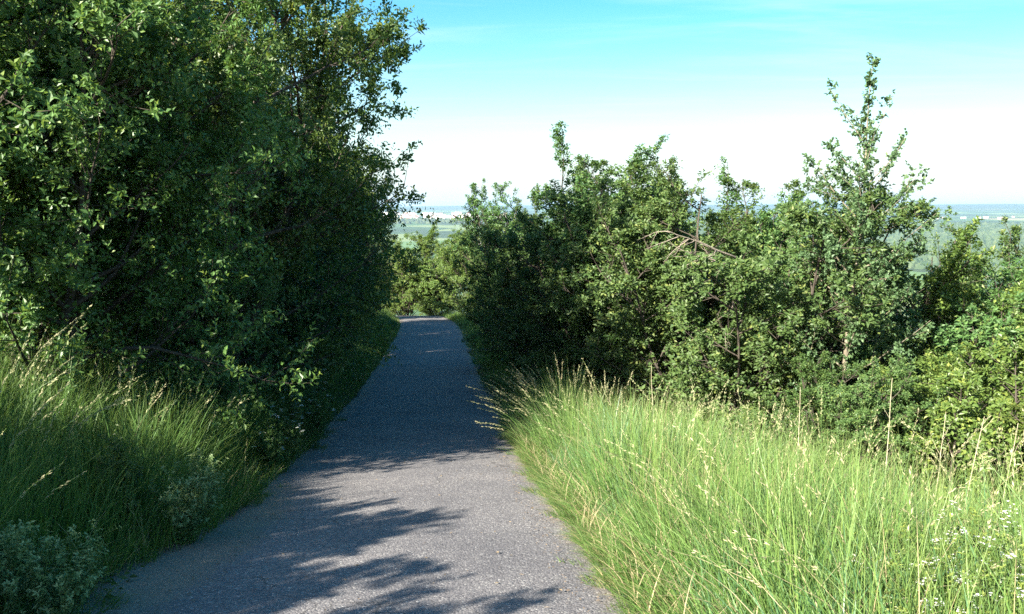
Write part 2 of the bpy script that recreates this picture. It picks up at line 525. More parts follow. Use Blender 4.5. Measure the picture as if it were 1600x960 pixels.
def build_path():
    ys = np.concatenate([np.arange(-14, 14, 0.12), np.arange(14, 78, 0.3)])
    us = np.linspace(-1, 1, 25)
    ds = np.gradient(path_c(ys), ys)
    nx, ny = 1 / np.hypot(1, ds), -ds / np.hypot(1, ds)
    wl = HALF + 0.34 * smooth01((7.2 - ys) / 2.6) + 0.07 * vnoise(ys, ys * 0, 1.7, 21) + 0.05 * vnoise(ys, ys * 0, 6, 22)
    wr = HALF + 0.06 * vnoise(ys, ys * 0, 1.7, 23) + 0.05 * vnoise(ys, ys * 0, 6, 24)
    hw = np.where(us[None, :] < 0, wl[:, None], wr[:, None]) * us[None, :]
    X = path_c(ys)[:, None] + nx[:, None] * hw
    Y = ys[:, None] + ny[:, None] * hw
    Z = path_z(Y) + 0.014 * (1 - us[None, :] ** 2) + 0.02 * smooth01((-hw - HALF) / 0.2) + 0.006 * vnoise(X, Y, 1.1, 30)
    edge = (1 - np.abs(us))[None, :] * np.where(us[None, :] < 0, wl[:, None], wr[:, None])
    n, a = X.shape
    V = np.stack([X, Y, Z], -1).reshape(-1, 3)
    # skirt down at both edges
    idx = np.arange(n * a).reshape(n, a)
    T = [np.stack([idx[:-1, :-1], idx[:-1, 1:], idx[1:, 1:]], -1).reshape(-1, 3), np.stack([idx[:-1, :-1], idx[1:, 1:], idx[1:, :-1]], -1).reshape(-1, 3)]
    low = np.concatenate([V[idx[:, 0]], V[idx[:, -1]]]) - [0, 0, 0.22]
    b = n * a
    l = b + np.arange(n); r = b + n + np.arange(n)
    T += [np.stack([l[:-1], idx[:-1, 0], idx[1:, 0]], -1), np.stack([l[:-1], idx[1:, 0], l[1:]], -1),
          np.stack([idx[:-1, -1], r[:-1], r[1:]], -1), np.stack([idx[:-1, -1], r[1:], idx[1:, -1]], -1)]
    V = np.concatenate([V, low])
    edge = np.where(us[None, :] < 0, edge - 0.42 * np.exp(-((Y - 5.6) / 2.2) ** 2) - 0.08, edge)
    ed = np.concatenate([np.broadcast_to(edge, X.shape).ravel(), np.zeros(2 * n)])
    me = mesh_from('path', V, np.concatenate(T), [asphalt_mat()], smooth=True, attrs={'edge': ed})
    tag(link('path', me), 'narrow grey asphalt path sloping down between hedges', kind='structure')


build_ground()
build_path()


# ------------------------------------------------------------------ tree and shrub meshes
def tree_meshes(name, seed, H, stems, spread, n1, n2, n3, nleaf, leaf, mat, bark=None, l1=0.5, l2=0.5, l3=0.34,
                up=(0.5, 0.45, 0.4, 0.3), start=0.10, ang1=(35, 65), upright=0, base_r=0.06, wander=0.10, shoot=1.0, leafup=0.6, leafw=0.55, twigs=True, limb=1.0, tw0=0.15, taper=0.0):
    """returns (trunk mesh, crown mesh) of a shrub or tree about H metres tall standing at the origin"""
    global rng
    old = rng
    rng = np.random.default_rng(seed)
    wood, crown = Geo(), Geo()
    # stems
    az = np.arange(stems) * 2.399 + rng.uniform(0, 6)
    tilt = np.radians(rng.uniform(0.25, 1.0, stems) * spread)
    if stems == 1:
        tilt *= 0.15
    d = np.stack([np.sin(tilt) * np.cos(az), np.sin(tilt) * np.sin(az), np.cos(tilt)], -1)
    st = np.stack([np.cos(az) * 0.12 * (stems > 1), np.sin(az) * 0.12 * (stems > 1), np.full(stems, -0.15)], -1)
    L0 = H * rng.uniform(0.72, 1.0, stems) * 0.92
    if stems == 1:
        L0 = np.array([H * 0.97])
    S0 = grow(st, d, np.zeros(stems), L0, 12, up[0], wander * 0.6)
    wood.tubes(S0, base_r * rng.uniform(0.7, 1.1, stems), np.full(stems, 0.008), 7)

    def children(P, L, n, t0, t1, ratio, a, upw, K, pw=0.7, taper=0.0):
        N = len(P)
        idx = np.repeat(np.arange(N), n)
        t = t0 + (t1 - t0) * rng.random(len(idx)) ** pw
        p, tan = at_path(P, idx, t)
        ln = L[idx] * ratio * ((1.12 - 0.62 * t) if not taper else (1 - t) ** taper + 0.09) * rng.uniform(0.6, 1.25, len(idx))
        C = grow(p, tan, np.radians(rng.uniform(a[0], a[1], len(idx))), ln, K, upw, wander)
        return C, ln

    S1, L1 = children(S0, L0, n1, start, 0.98, l1, ang1, up[1], 8, 0.9, taper)
    wood.tubes(S1, (0.006 + 0.011 * L1) * limb, np.full(len(S1), 0.004), 5)
    if upright:
        k = rng.integers(0, len(S0), upright)
        p, tan = at_path(S0, k, rng.uniform(0.55, 1.0, upright))
        ln = H * rng.uniform(0.16, 0.36, upright)
        SU = grow(p, np.tile([0, 0, 1.0], (upright, 1)), np.radians(rng.uniform(5, 32, upright)), ln, 8, 0.5, wander * 0.6)
        wood.tubes(SU, np.full(upright, 0.012), np.full(upright, 0.003), 4)
    S2, L2 = children(S1, L1, n2, tw0, 1.0, l2, (30, 70), up[2], 5)
    if upright:
        SV, LV = children(SU, ln, 15, 0.02, 1.0, 0.24, (25, 55), 0.5, 5)
        S2 = np.concatenate([S2, SV]); L2 = np.concatenate([L2, LV])
    crown.tubes(S2[:, ::2], np.full(len(S2), 0.006), np.full(len(S2), 0.002), 3, mat=1)
    S3, L3 = children(S2, np.clip(L2, 0.35, 0.9), n3, 0.1, 1.0, l3 * shoot, (25, 70), up[3], 4)
    if twigs:
        crown.tubes(S3[:, ::3][:, :2], np.full(len(S3), 0.003), np.full(len(S3), 0.001), 3, mat=1)
    allS, allL = S3, L3
    # leaves along the shoots, with the tips of the twigs leafy as well
    N = len(allS)
    idx = np.repeat(np.arange(N), nleaf)
    t = np.tile(np.linspace(0.12, 0.99, nleaf), N) + rng.uniform(-0.05, 0.05, N * nleaf)
    p, tan = at_path(allS, idx, t)
    k = np.tile(np.arange(nleaf), N)
    ref = norm(np.cross(tan, np.repeat(norm(rng.normal(size=(N, 3))), nleaf, 0)))
    b2 = np.cross(tan, ref)
    ph = k * 2.4
    out = ref * np.cos(ph)[:, None] + b2 * np.sin(ph)[:, None]
    D = norm(tan * 0.55 + out * 0.85 + rng.normal(size=p.shape) * 0.25 + [0, 0, 0.10])
    radial = norm(p * [1, 1, 0.4] - [0, 0, 0.16 * H])
    U = norm(np.array([0, 0, leafup]) + rng.normal(size=p.shape) * 0.45 + radial * 0.65)
    size = leaf * rng.uniform(0.6, 1.25, len(p)) * (1.05 - 0.35 * np.clip(t, 0, 1))
    shoot_age = np.repeat(rng.random(N), nleaf)
    age = np.clip(np.clip(t, 0, 1) * 0.55 + 0.55 * shoot_age ** 2, 0, 1)
    tint = np.clip(0.6 * rng.random(len(p)) + 0.4 * np.repeat(rng.random(N), nleaf), 0, 1)
    crown.leaves(p, D, U, size, size * leafw, tint, age)
    rng = old
    zt = np.quantile(np.concatenate([p[:, 2]]), 0.9995)
    f = H / zt
    for g in (wood, crown):
        g.V = [v * f for v in g.V]
    rad = np.quantile(np.hypot(p[:, 0], p[:, 1]), (0.5, 0.9)) * f
    print(name, 'scale', round(f, 2), 'radius', rad.round(2), 'leaves', len(p))
    return (wood.mesh(name + '_trunk', [bark or M_BARK]), crown.mesh(name + '_crown', [mat, bark or M_BARK]), H)


def maple_meshes():
    """young maple: one leader, slender ascending branches clothed with leafy shoots, a narrow tip"""
    global rng
    old = rng
    rng = np.random.default_rng(31)
    H = 6.6
    wood, crown = Geo(), Geo()
    zs = np.linspace(-0.15, H, 90)
    lead = np.stack([0.05 * (zs / H) ** 1.2 * H + 0.04 * np.sin(zs * 1.7), 0.05 * np.sin(zs * 1.3 + 1), zs], -1)[None]
    wood.tubes(lead, np.array([0.045]), np.array([0.004]), 8)
    # (height fraction, compass angle, angle from the leader, length)
    br = [(.835, 175, 38, .95), (.85, 160, 30, .50), (.83, 8, 36, .85), (.80, 95, 34, .55), (.78, 265, 34, .6), (.755, 190, 44, .80), (.75, -20, 40, .85),
          (.73, 20, 46, 1.0), (.71, 120, 40, .8), (.70, 240, 42, .85), (.68, 172, 48, 1.05), (.66, -8, 48, 1.15)]
    for k in range(30):
        t = 0.14 + 0.50 * (k + 0.5) / 30
        br.append((t, k * 137.5, rng.uniform(46, 66), rng.uniform(0.95, 1.45)))
    br = np.array(br)
    n = len(br)
    p, tan = at_path(lead, np.zeros(n, int), br[:, 0])
    az = np.radians(br[:, 1])
    p = p - tan * 0.02
    S1 = grow(p, tan, np.radians(br[:, 2]), br[:, 3], 9, 0.30, 0.05, np.stack([np.cos(az), np.sin(az), 0 * az], -1))
    limbs = []
    for k in range(n):
        lg = Geo()
        lg.tubes(S1[k:k + 1], np.array([0.004 + 0.007 * br[k, 3]]), np.array([0.0025]), 5)
        limbs.append(lg.mesh('maple_branch', [M_BARK_PALE]))
    low = np.where(br[:, 0] < 0.72)[0]
    idx = np.repeat(low, 4)
    t = rng.uniform(0.25, 0.85, len(idx))
    p, tan = at_path(S1, idx, t)
    ls = rng.uniform(0.25, 0.6, len(idx)) * (1.1 - 0.5 * t)
    Sb = grow(p, tan, np.radians(rng.uniform(28, 50, len(idx))), ls, 9, 0.35, 0.06)
    crown.tubes(Sb[:, ::2], np.full(len(Sb), 0.005), np.full(len(Sb), 0.002), 3, mat=1)
    top = lead[:, 58:]
    tip = np.stack([np.interp(np.linspace(0, 1, 9), np.linspace(0, 1, top.shape[1]), top[0, :, c]) for c in range(3)], -1)[None]
    P = np.concatenate([S1, Sb, tip]); L = np.concatenate([br[:, 3], ls, [4.2]])
    cnt = np.maximum(3, (L * np.where(L > 4, 31, 26)).astype(int))
    idx = np.repeat(np.arange(len(P)), cnt)
    t = rng.uniform(0.06, 1.0, len(idx))
    p, tan = at_path(P, idx, t)
    S3 = grow(p, tan, np.radians(rng.uniform(30, 75, len(idx))), rng.uniform(0.05, 0.13, len(idx)), 4, 0.4, 0.1)
    nl = 9
    N = len(S3)
    idx = np.repeat(np.arange(N), nl)
    t = np.tile(np.linspace(0.3, 0.99, nl), N)
    p, tan = at_path(S3, idx, t)
    rv = norm(rng.normal(size=p.shape))
    D = norm(tan * 0.4 + rv * 0.8)
    U = norm(np.array([0, 0, 0.7]) + rng.normal(size=p.shape) * 0.5)
    sz = 0.050 * rng.uniform(0.55, 1.25, len(p))
    crown.leaves(p, D, U, sz, sz * 0.75, np.clip(0.6 * rng.random(len(p)) + 0.4 * np.repeat(rng.random(N), nl), 0, 1), np.clip(t * 0.5 + 0.5 * np.repeat(rng.random(N) ** 2, nl), 0, 1))
    rng = old
    print('maple leaves', len(p))
    return wood.mesh('maple_trunk', [M_BARK_PALE]), crown.mesh('maple_crown', [M_LEAF_MAPLE, M_BARK_PALE]), H, limbs


PROTO = {
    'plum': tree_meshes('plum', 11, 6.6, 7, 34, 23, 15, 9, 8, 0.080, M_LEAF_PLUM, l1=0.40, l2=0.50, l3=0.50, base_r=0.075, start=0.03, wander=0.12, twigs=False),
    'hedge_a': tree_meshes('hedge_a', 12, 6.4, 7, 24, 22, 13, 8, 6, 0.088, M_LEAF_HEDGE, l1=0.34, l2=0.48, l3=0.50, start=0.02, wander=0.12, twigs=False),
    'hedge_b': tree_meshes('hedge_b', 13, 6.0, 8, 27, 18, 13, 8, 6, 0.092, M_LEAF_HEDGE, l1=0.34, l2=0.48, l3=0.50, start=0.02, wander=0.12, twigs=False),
    'bush_a': tree_meshes('bush_a', 14, 5.0, 9, 26, 17, 13, 8, 6, 0.064, M_LEAF_BUSH, l1=0.32, l2=0.48, l3=0.42, start=0.02, upright=14, base_r=0.03, twigs=False, limb=0.7),
    'bush_b': tree_meshes('bush_b', 15, 5.0, 10, 34, 16, 13, 8, 6, 0.066, M_LEAF_BUSH, l1=0.34, l2=0.48, l3=0.42, start=0.02, upright=10, base_r=0.03, twigs=False, limb=0.7),
    'maple': maple_meshes(),
    'sunny': tree_meshes('sunny', 17, 4.0, 10, 40, 14, 12, 8, 6, 0.062, M_LEAF_SUNNY, l1=0.38, l2=0.50, l3=0.42, start=0.02, upright=6, base_r=0.024, twigs=False, limb=0.7),
}


def place_tree(name, proto, x, y, ztop, rz, label, cat, group=None, wide=1.0, dz=-0.05):
    """stand a copy of a prototype at x, y on the ground with its top at height ztop"""
    tm, cm, H = PROTO[proto][:3]
    root = bpy.data.objects.new(name, None)
    root.empty_display_size = 0.3
    COL.objects.link(root)
    z = float(terrain(x, y)) + dz
    s = (ztop - z) / H
    root.location = (x, y, z)
    root.rotation_euler = (0, 0, R(rz))
    root.scale = (s * wide, s * wide, s)
    tag(root, label, cat, group)
    link('trunk', tm, root)
    for bm in PROTO[proto][3:4]:
        for b in bm:
            link('branch', b, root)
    c = link('crown', cm, root)
    c['kind'] = 'stuff'
    return root


HROW = 'trees of the shaded hedge row on the high side of the path'
# high side of the path (the left of the picture)
place_tree('plum_tree', 'plum', -4.9, 9.0, 5.0, 20, 'leafy plum tree with pale stems above tall grass, first of the hedge row', 'tree', HROW)
place_tree('plum_tree', 'plum', -4.78, 12.8, 5.5, 140, 'tall plum tree with branches reaching out over the path', 'tree', HROW)
place_tree('plum_tree', 'plum', -7.8, 11.4, 5.9, 250, 'plum tree standing behind the first of the hedge row', 'tree', HROW)
ORD = ['first', 'second', 'third', 'fourth', 'fifth', 'sixth', 'seventh', 'eighth', 'ninth', 'tenth']
lab = '%s dark green hedge tree past the plum trees, along the shaded path'
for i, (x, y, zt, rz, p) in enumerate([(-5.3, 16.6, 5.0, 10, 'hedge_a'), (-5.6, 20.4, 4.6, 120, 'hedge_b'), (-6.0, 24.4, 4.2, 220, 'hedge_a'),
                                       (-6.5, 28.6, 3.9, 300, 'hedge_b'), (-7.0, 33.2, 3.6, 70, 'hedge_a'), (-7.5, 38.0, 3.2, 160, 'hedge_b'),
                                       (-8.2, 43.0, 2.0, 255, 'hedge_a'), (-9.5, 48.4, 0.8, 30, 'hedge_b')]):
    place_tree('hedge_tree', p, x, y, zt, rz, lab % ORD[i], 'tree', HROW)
lab = '%s tree of the row behind the shaded hedge row, counted from the plum trees'
for i, (x, y, zt, rz, p) in enumerate([(-8.6, 16.0, 6.4, 200, 'hedge_b'), (-8.9, 21.5, 5.6, 310, 'hedge_a'), (-9.6, 28, 5.0, 40, 'hedge_b'), (-11, 36, 4.5, 90, 'hedge_a')]):
    place_tree('hedge_tree', p, x, y, zt, rz, lab % ORD[i], 'tree', 'second row of hedge trees')
lab = '%s low leafy shrub under the hedge row, counted from the first plum tree'
for i, (x, y, zt, rz, p) in enumerate([(-4.1, 10.9, 1.3, 70, 'bush_a'), (-4.2, 14.6, 0.7, 170, 'bush_b'), (-4.6, 18.4, 0.2, 270, 'bush_a'), (-5.1, 22.4, 0.0, 0, 'bush_b'),
                                       (-5.5, 26.6, -0.4, 120, 'bush_a'), (-6.0, 31.0, -0.8, 220, 'bush_b'), (-6.4, 35.8, -1.2, 320, 'bush_a'), (-7.0, 41, -1.6, 50, 'bush_b')]):
    place_tree('understorey_shrub', p, x, y, zt, rz, lab % ORD[i], 'shrub', 'low shrubs at the foot of the hedge row', wide=1.15)
# the row goes on past the photographer; these throw the shade on the near asphalt
lab = 'hedge shrub beside the near path, seen by its shadow on the asphalt'
for i, (x, y, zt, rz, p, wd) in enumerate([(-4.7, 0.7, 2.6, 200, 'hedge_b', 1.6), (-5.25, 2.5, 2.7, 80, 'hedge_a', 1.6), (-6.2, 3.8, 2.35, 10, 'hedge_b', 1.3), (-5.1, -0.3, 3.15, 70, 'hedge_a', 1.8),
                                           (-6.3, -1.2, 3.0, 320, 'hedge_b', 1.2), (-8.4, 5.2, 2.3, 130, 'hedge_a', 1.2)]):
    place_tree('hedge_shrub', p, x, y, zt, rz, lab, 'shrub', 'hedge shrubs beside the near path', wide=wd)

# low side of the path (the right of the picture)
place_tree('shrub', 'bush_a', 1.6, 20.5, 2.75, 135, 'tall dark shrub at the path edge in the shade of the trees', 'shrub', wide=1.22)
place_tree('shrub', 'bush_b', 0.5, 25.5, 2.2, 100, 'grey green shrub on the verge beyond the tall dark shrub', 'shrub')
place_tree('shrub', 'bush_a', 2.9, 17.0, 3.15, 200, 'tall shrub with long upright shoots above the grass bank', 'shrub', wide=1.22)
bush_c = place_tree('shrub', 'bush_b', 3.4, 14.0, 2.25, 60, 'broad sunlit shrub with bare dead branches sticking out', 'shrub', wide=1.22)
place_tree('shrub', 'bush_a', 5.2, 16.5, 1.7, 300, 'green shrub between the broad shrub and the young maple', 'shrub', wide=1.22)
place_tree('young_maple', 'maple', 4.48, 12.0, 3.5, 0, 'young maple with spiky leader shoots rising above the shrubs', 'tree')
place_tree('shrub', 'bush_b', 4.2, 10.6, -0.2, 210, 'low dark shrub at the foot of the young maple', 'shrub', wide=1.2)
place_tree('shrub', 'sunny', 5.7, 10.0, 1.0, 20, 'yellow green sunlit shrub at the end of the grass bank', 'shrub', wide=1.22)
place_tree('shrub', 'sunny', 7.2, 12.6, 1.2, 140, 'yellow green shrub with taller tips behind the sunlit one', 'shrub', wide=1.22)
place_tree('shrub', 'bush_b', 7.4, 16.5, 1.2, 260, 'darker shrub further down the slope behind the young maple', 'shrub')
place_tree('shrub', 'sunny', 6.2, 7.8, 0.35, 240, 'low yellow green shrub spilling up against the bank grass', 'shrub', wide=1.22)
place_tree('shrub', 'bush_b', 4.2, 16.2, 2.05, 330, 'rounded green shrub filling in behind the broad shrub with dead branches', 'shrub', wide=1.2)
place_tree('shrub', 'bush_b', 2.3, 18.8, 2.6, 20, 'shrub closing the gap between the dark shrub and the upright shoots', 'shrub', wide=1.2)
place_tree('shrub', 'bush_b', 6.1, 14.6, 1.45, 90, 'rounded shrub low behind the trunk of the young maple', 'shrub', wide=1.2)
# past the bend
BEND = ['yellowish sunlit shrub facing the end of the straight path', 'tallest yellowish sunlit shrub past the bend, hiding white halls',
        'yellowish shrub on the low verge just before the bend', 'lowest sunlit shrub, half hidden by the end of the hedge row']
for lab, (x, y, zt, rz) in zip(BEND, [(-6.9, 57.0, -0.2, 10), (-4.6, 56.5, 0.35, 150), (-1.6, 51.0, 0.2, 250), (-9.0, 62, -1.0, 80)]):
    place_tree('shrub', 'sunny', x, y, zt, rz, lab, 'shrub', 'sunlit shrubs past the bend', wide=1.3)
for lab, x, y, zt, rz in [('shrub on the verge next beyond the grey green shrub', 0.4, 32.0, 1.6, 30), ('smaller far shrub on the verge, last before the bend', 0.2, 40.0, 1.2, 190)]:
    place_tree('shrub', 'bush_a', x, y, zt, rz, lab, 'shrub', 'shrubs along the far verge')


# ------------------------------------------------------------------ dead branches on the broad shrub
def dead_branch(p0, p1, r, n, seed):
    g = Geo()
    global rng
    old = rng; rng = np.random.default_rng(seed)
    p0 = np.array(p0, float); p1 = np.array(p1, float)
    L = np.linalg.norm(p1 - p0)
    main = grow(p0[None], norm((p1 - p0)[None]), np.array([0.0]), np.array([L]), 9, -0.05, 0.14)
    g.tubes(main, np.array([r]), np.array([r * 0.3]), 6)
    idx = np.zeros(n, int)
    p, t = at_path(main, idx, rng.uniform(0.25, 1.0, n))
    tw = grow(p, t, np.radians(rng.uniform(25, 60, n)), L * rng.uniform(0.2, 0.45, n), 6, 0.0, 0.16)
    g.tubes(tw, np.full(n, r * 0.45), np.full(n, r * 0.12), 4)
    p, t = at_path(tw, np.repeat(np.arange(n), 2), rng.uniform(0.3, 1.0, 2 * n))
    tt = grow(p, t, np.radians(rng.uniform(25, 60, 2 * n)), L * rng.uniform(0.08, 0.2, 2 * n), 4, 0.0, 0.16)
    g.tubes(tt, np.full(2 * n, r * 0.2), np.full(2 * n, r * 0.08), 3)
    rng = old
    o = link('dead_branch', g.mesh('dead_branch', [M_DEAD]))
    o.parent = bush_c
    bpy.context.view_layer.update()
    o.matrix_parent_inverse = bush_c.matrix_world.inverted()
    return o


dead_branch((3.3, 13.0, 0.80), (2.35, 12.1, 1.15), 0.018, 9, 1)
dead_branch((3.5, 12.9, 0.60), (2.7, 12.1, 0.82), 0.014, 9, 2)
dead_branch((3.6, 13.0, 0.30), (2.9, 12.2, 0.50), 0.013, 7, 3)
dead_branch((3.3, 13.0, -0.25), (2.8, 12.3, -0.10), 0.011, 7, 4)


# ------------------------------------------------------------------ grass
def scatter_side(n, y0, y1, d0, d1, side, pw=1.0):
    y = y0 + (y1 - y0) * rng.random(n)
    dd = d0 + (d1 - d0) * rng.random(n) ** pw
    x = path_c(y) + side * (HALF + dd)
    return x, y, dd


def grass(name, x, y, dd, side, h, wdt, mat, label, overhang=0.5, seed=0, hmin=0.35, segs=3):
    n = len(x)
    P = np.stack([x, y, terrain(x, y) - 0.01], -1)
    patch = 0.5 + 0.5 * np.clip(vnoise(x, y, 2.2, 40 + seed), -1, 1)
    edgef = smooth01((dd + 0.05) / 0.7)
    H = h * (hmin + (1 - hmin) * edgef) * (0.62 + 0.52 * patch) * rng.uniform(0.55, 1.18, n)
    if side > 0 and h > 0.7:      # the bank grass stands tallest where the bank ends beside the path
        H = H * (1.0 + 0.22 * np.exp(-((y - 11.4) / 1.6) ** 2 - ((dd - 0.7) / 0.8) ** 2))
    W = wdt * (0.45 + 1.1 * rng.random(n) ** 1.6)
    a = rng.uniform(0, 6.283, n)
    wind = np.stack([vnoise(x, y, 0.9, 50 + seed), vnoise(x, y, 0.9, 51 + seed), np.zeros(n)], -1) * 0.10
    lean = np.stack([np.cos(a), np.sin(a), np.zeros(n)], -1) * (0.30 * rng.random(n))[:, None] + wind
    fine = np.stack([vnoise(x, y, 5.5, 60 + seed), vnoise(x, y, 5.5, 61 + seed), np.zeros(n)], -1) * 0.16
    lean = lean + fine
    H = H * (0.9 + 0.22 * vnoise(x, y, 6.5, 62 + seed))
    bend = np.stack([np.cos(a), np.sin(a), np.zeros(n)], -1) * (0.55 * rng.random(n) ** 2)[:, None]
    push = (np.clip(1 - dd / 0.6, 0, 1) * overhang)[:, None] * np.array([-side, -0.25, 0.0])
    g = Geo()
    tint = np.clip(rng.random(n) * 0.8 + 0.2 * patch, 0, 1)
    # more dry blades right at the trodden edge
    tint = np.where((dd < 0.22) & (rng.random(n) < 0.16), 0.99, tint)
    g.blades(P, H, W, lean + push * 0.6, bend + push * 0.6, 0, tint, segs)
    o = link(name, g.mesh(name, [mat]))
    return tag(o, label, 'grass', kind='stuff')


# sunlit bank
x, y, dd = scatter_side(50000, 2.4, 13.5, -0.05, 4.2, 1, 1.0)
keep = dd < np.clip(3.3 - 0.235 * y, 0.6, 3.6) + 1.1
grass('tall_grass', x[keep], y[keep], dd[keep], 1, 0.98, 0.0075, M_GRASS, 'tall bright green grass on the sunlit bank', 0.55, 1)
x, y, dd = scatter_side(16000, 2.4, 13.5, -0.12, 0.5, 1, 1.0)
grass('edge_grass', x, y, dd, 1, 0.42, 0.006, M_GRASS, 'short grass with dry blades lapping over the sunlit path edge', 0.8, 2, 0.5)
# broad bluish grass in patches, and bent dead blades tangled through the bank
x, y, dd = scatter_side(30000, 2.4, 13.0, 0.15, 4.2, 1, 1.0)
keep = (dd < np.clip(3.3 - 0.235 * y, 0.6, 3.6) + 0.9) & (vnoise(x, y, 2.6, 91) > -0.15)
grass('broad_grass', x[keep], y[keep], dd[keep], 1, 0.80, 0.012, M_GRASS_BLUE, 'patches of broad bluish green grass in the sunlit bank', 0.3, 6)
x, y, dd = scatter_side(3800, 2.4, 13.0, -0.05, 4.0, 1, 1.3)
keep = dd < np.clip(3.3 - 0.235 * y, 0.6, 3.6) + 0.7
x, y, dd = x[keep], y[keep], dd[keep]
n = len(x)
a = rng.uniform(0, 6.283, n)
dv = np.stack([np.cos(a), np.sin(a), np.zeros(n)], -1)
g = Geo()
g.blades(np.stack([x, y, terrain(x, y) + 0.02], -1), rng.uniform(0.35, 0.95, n) * (0.45 + 0.55 * smooth01(dd / 0.6)), 0.006 * rng.uniform(0.6, 1.4, n), dv * (0.45 * rng.random(n))[:, None],
         dv * rng.uniform(0.2, 1.1, n)[:, None], 0, rng.random(n), 4)
tag(link('dead_grass', g.mesh('dead_grass', [M_THATCH])), 'bent dead grass blades tangled through the sunlit bank', 'grass', kind='stuff')
# clumps creeping over both edges of the asphalt
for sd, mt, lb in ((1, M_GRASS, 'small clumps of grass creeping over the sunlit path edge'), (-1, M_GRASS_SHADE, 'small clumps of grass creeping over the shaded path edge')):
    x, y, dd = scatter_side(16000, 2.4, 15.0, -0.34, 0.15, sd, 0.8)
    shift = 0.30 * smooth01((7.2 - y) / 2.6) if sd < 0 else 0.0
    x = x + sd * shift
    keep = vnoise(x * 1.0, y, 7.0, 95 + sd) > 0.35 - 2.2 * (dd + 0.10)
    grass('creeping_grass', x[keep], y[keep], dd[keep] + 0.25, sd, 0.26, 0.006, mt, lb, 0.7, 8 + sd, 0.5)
# shaded verges
x, y, dd = scatter_side(40000, 3.0, 13.0, -0.16, 3.4, -1, 0.9)
kp = dd > 0.34 * smooth01((7.2 - y) / 2.6) - 0.12
x, y, dd = x[kp], y[kp], dd[kp]
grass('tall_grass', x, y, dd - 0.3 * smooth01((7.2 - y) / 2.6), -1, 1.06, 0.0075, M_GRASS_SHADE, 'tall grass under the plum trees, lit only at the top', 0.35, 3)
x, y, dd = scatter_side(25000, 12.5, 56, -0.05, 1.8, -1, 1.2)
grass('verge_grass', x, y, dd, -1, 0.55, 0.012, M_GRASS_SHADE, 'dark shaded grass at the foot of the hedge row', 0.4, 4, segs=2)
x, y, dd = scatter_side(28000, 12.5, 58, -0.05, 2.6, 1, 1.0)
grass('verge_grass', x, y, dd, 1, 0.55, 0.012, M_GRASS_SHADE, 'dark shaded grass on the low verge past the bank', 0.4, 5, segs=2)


def seed_stalks(g, P, H, lean, bend, headlen, nsp=26, mat_stem=0, mat_head=1, fat=1.0):
    """flowering grass stalks with drooping panicles"""
    n = len(P)
    s = np.linspace(0, 1, 7)
    C = P[:, None, :] + (lean[:, None, :] * s[None, :, None] + bend[:, None, :] * (s ** 3)[None, :, None]) * H[:, None, None]
    lb = np.linalg.norm(lean + bend, axis=1)
    C[:, :, 2] += H[:, None] * (s[None, :] - 0.28 * np.minimum(lb, 1.6)[:, None] * (s ** 3)[None, :])
    tint = rng.random(n)
    g.tubes(C, np.full(n, 0.0022), np.full(n, 0.0010), 3, mat_stem, tint, 0.5)
    idx = np.repeat(np.arange(n), nsp)
    t = 1 - headlen * rng.random(n * nsp) ** 0.9
    p, tan = at_path(C, idx, t)
    rv = norm(rng.normal(size=p.shape))
    D = norm(tan * 0.95 + rv * 0.30 - [0, 0, 0.10])
    L = rng.uniform(0.012, 0.026, len(p)) * fat
    g.leaves(p + rv * 0.004, D, norm(rng.normal(size=p.shape)), L, L * 0.24, np.clip(tint[idx] * 0.5 + 0.5 * rng.random(len(p)), 0, 1),
             np.full(len(p), 0.3), mat_head, 0.1, 0.05)
    return C


# a mass of flowering stalks standing in the grass, too many to count
def stalk_mass(name, n, y0, y1, d0, d1, side, hh, label, clipedge=None):
    x, y, dd = scatter_side(n, y0, y1, d0, d1, side)
    if clipedge is not None:
        kp = dd < np.clip(3.3 - 0.235 * y, 0.6, 3.6) + clipedge
        x, y, dd = x[kp], y[kp], dd[kp]
    n = len(x)
    P = np.stack([x, y, terrain(x, y)], -1)
    a = rng.uniform(0, 6.283, n)
    dv = np.stack([np.cos(a), np.sin(a), np.zeros(n)], -1)
    push = (np.clip(1 - dd / 0.9, 0, 1) * 0.4)[:, None] * np.array([-side, -0.1, 0])
    g = Geo()
    seed_stalks(g, P, hh * rng.uniform(0.75, 1.15, n), dv * 0.12 + push * 0.5, dv * (0.45 * rng.random(n) ** 1.5)[:, None] + push, 0.24)
    tag(link(name, g.mesh(name, [M_GRASS, M_SEED])), label, 'grass', kind='stuff')


stalk_mass('flowering_grass', 620, 3.0, 13.5, 0.2, 4.0, 1, 1.05, 'pale flowering grass stalks mixed through the sunlit bank', 0.7)
stalk_mass('flowering_grass', 200, 4.0, 12.5, 0.4, 3.2, -1, 1.15, 'flowering grass stalks under the plum trees')


x, y, dd = scatter_side(5200, 2.6, 13.0, 0.3, 4.2, 1)
kp = dd < np.clip(3.3 - 0.235 * y, 0.6, 3.6) + 0.8
x, y = x[kp], y[kp]
n = len(x)
a = rng.uniform(0, 6.283, n)
dv = np.stack([np.cos(a), np.sin(a), np.zeros(n)], -1)
g = Geo()
g.blades(np.stack([x, y, terrain(x, y)], -1), rng.uniform(0.7, 1.12, n), 0.0045 * rng.uniform(0.7, 1.3, n), dv * (0.16 * rng.random(n))[:, None],
         dv * (0.12 * rng.random(n))[:, None], 0, np.where(rng.random(n) < 0.10, 0.99, 0.45 + 0.45 * rng.random(n)))
tag(link('grass_stems', g.mesh('grass_stems', [M_GRASS])), 'straight pale grass stems standing through the sunlit bank', 'grass', kind='stuff')


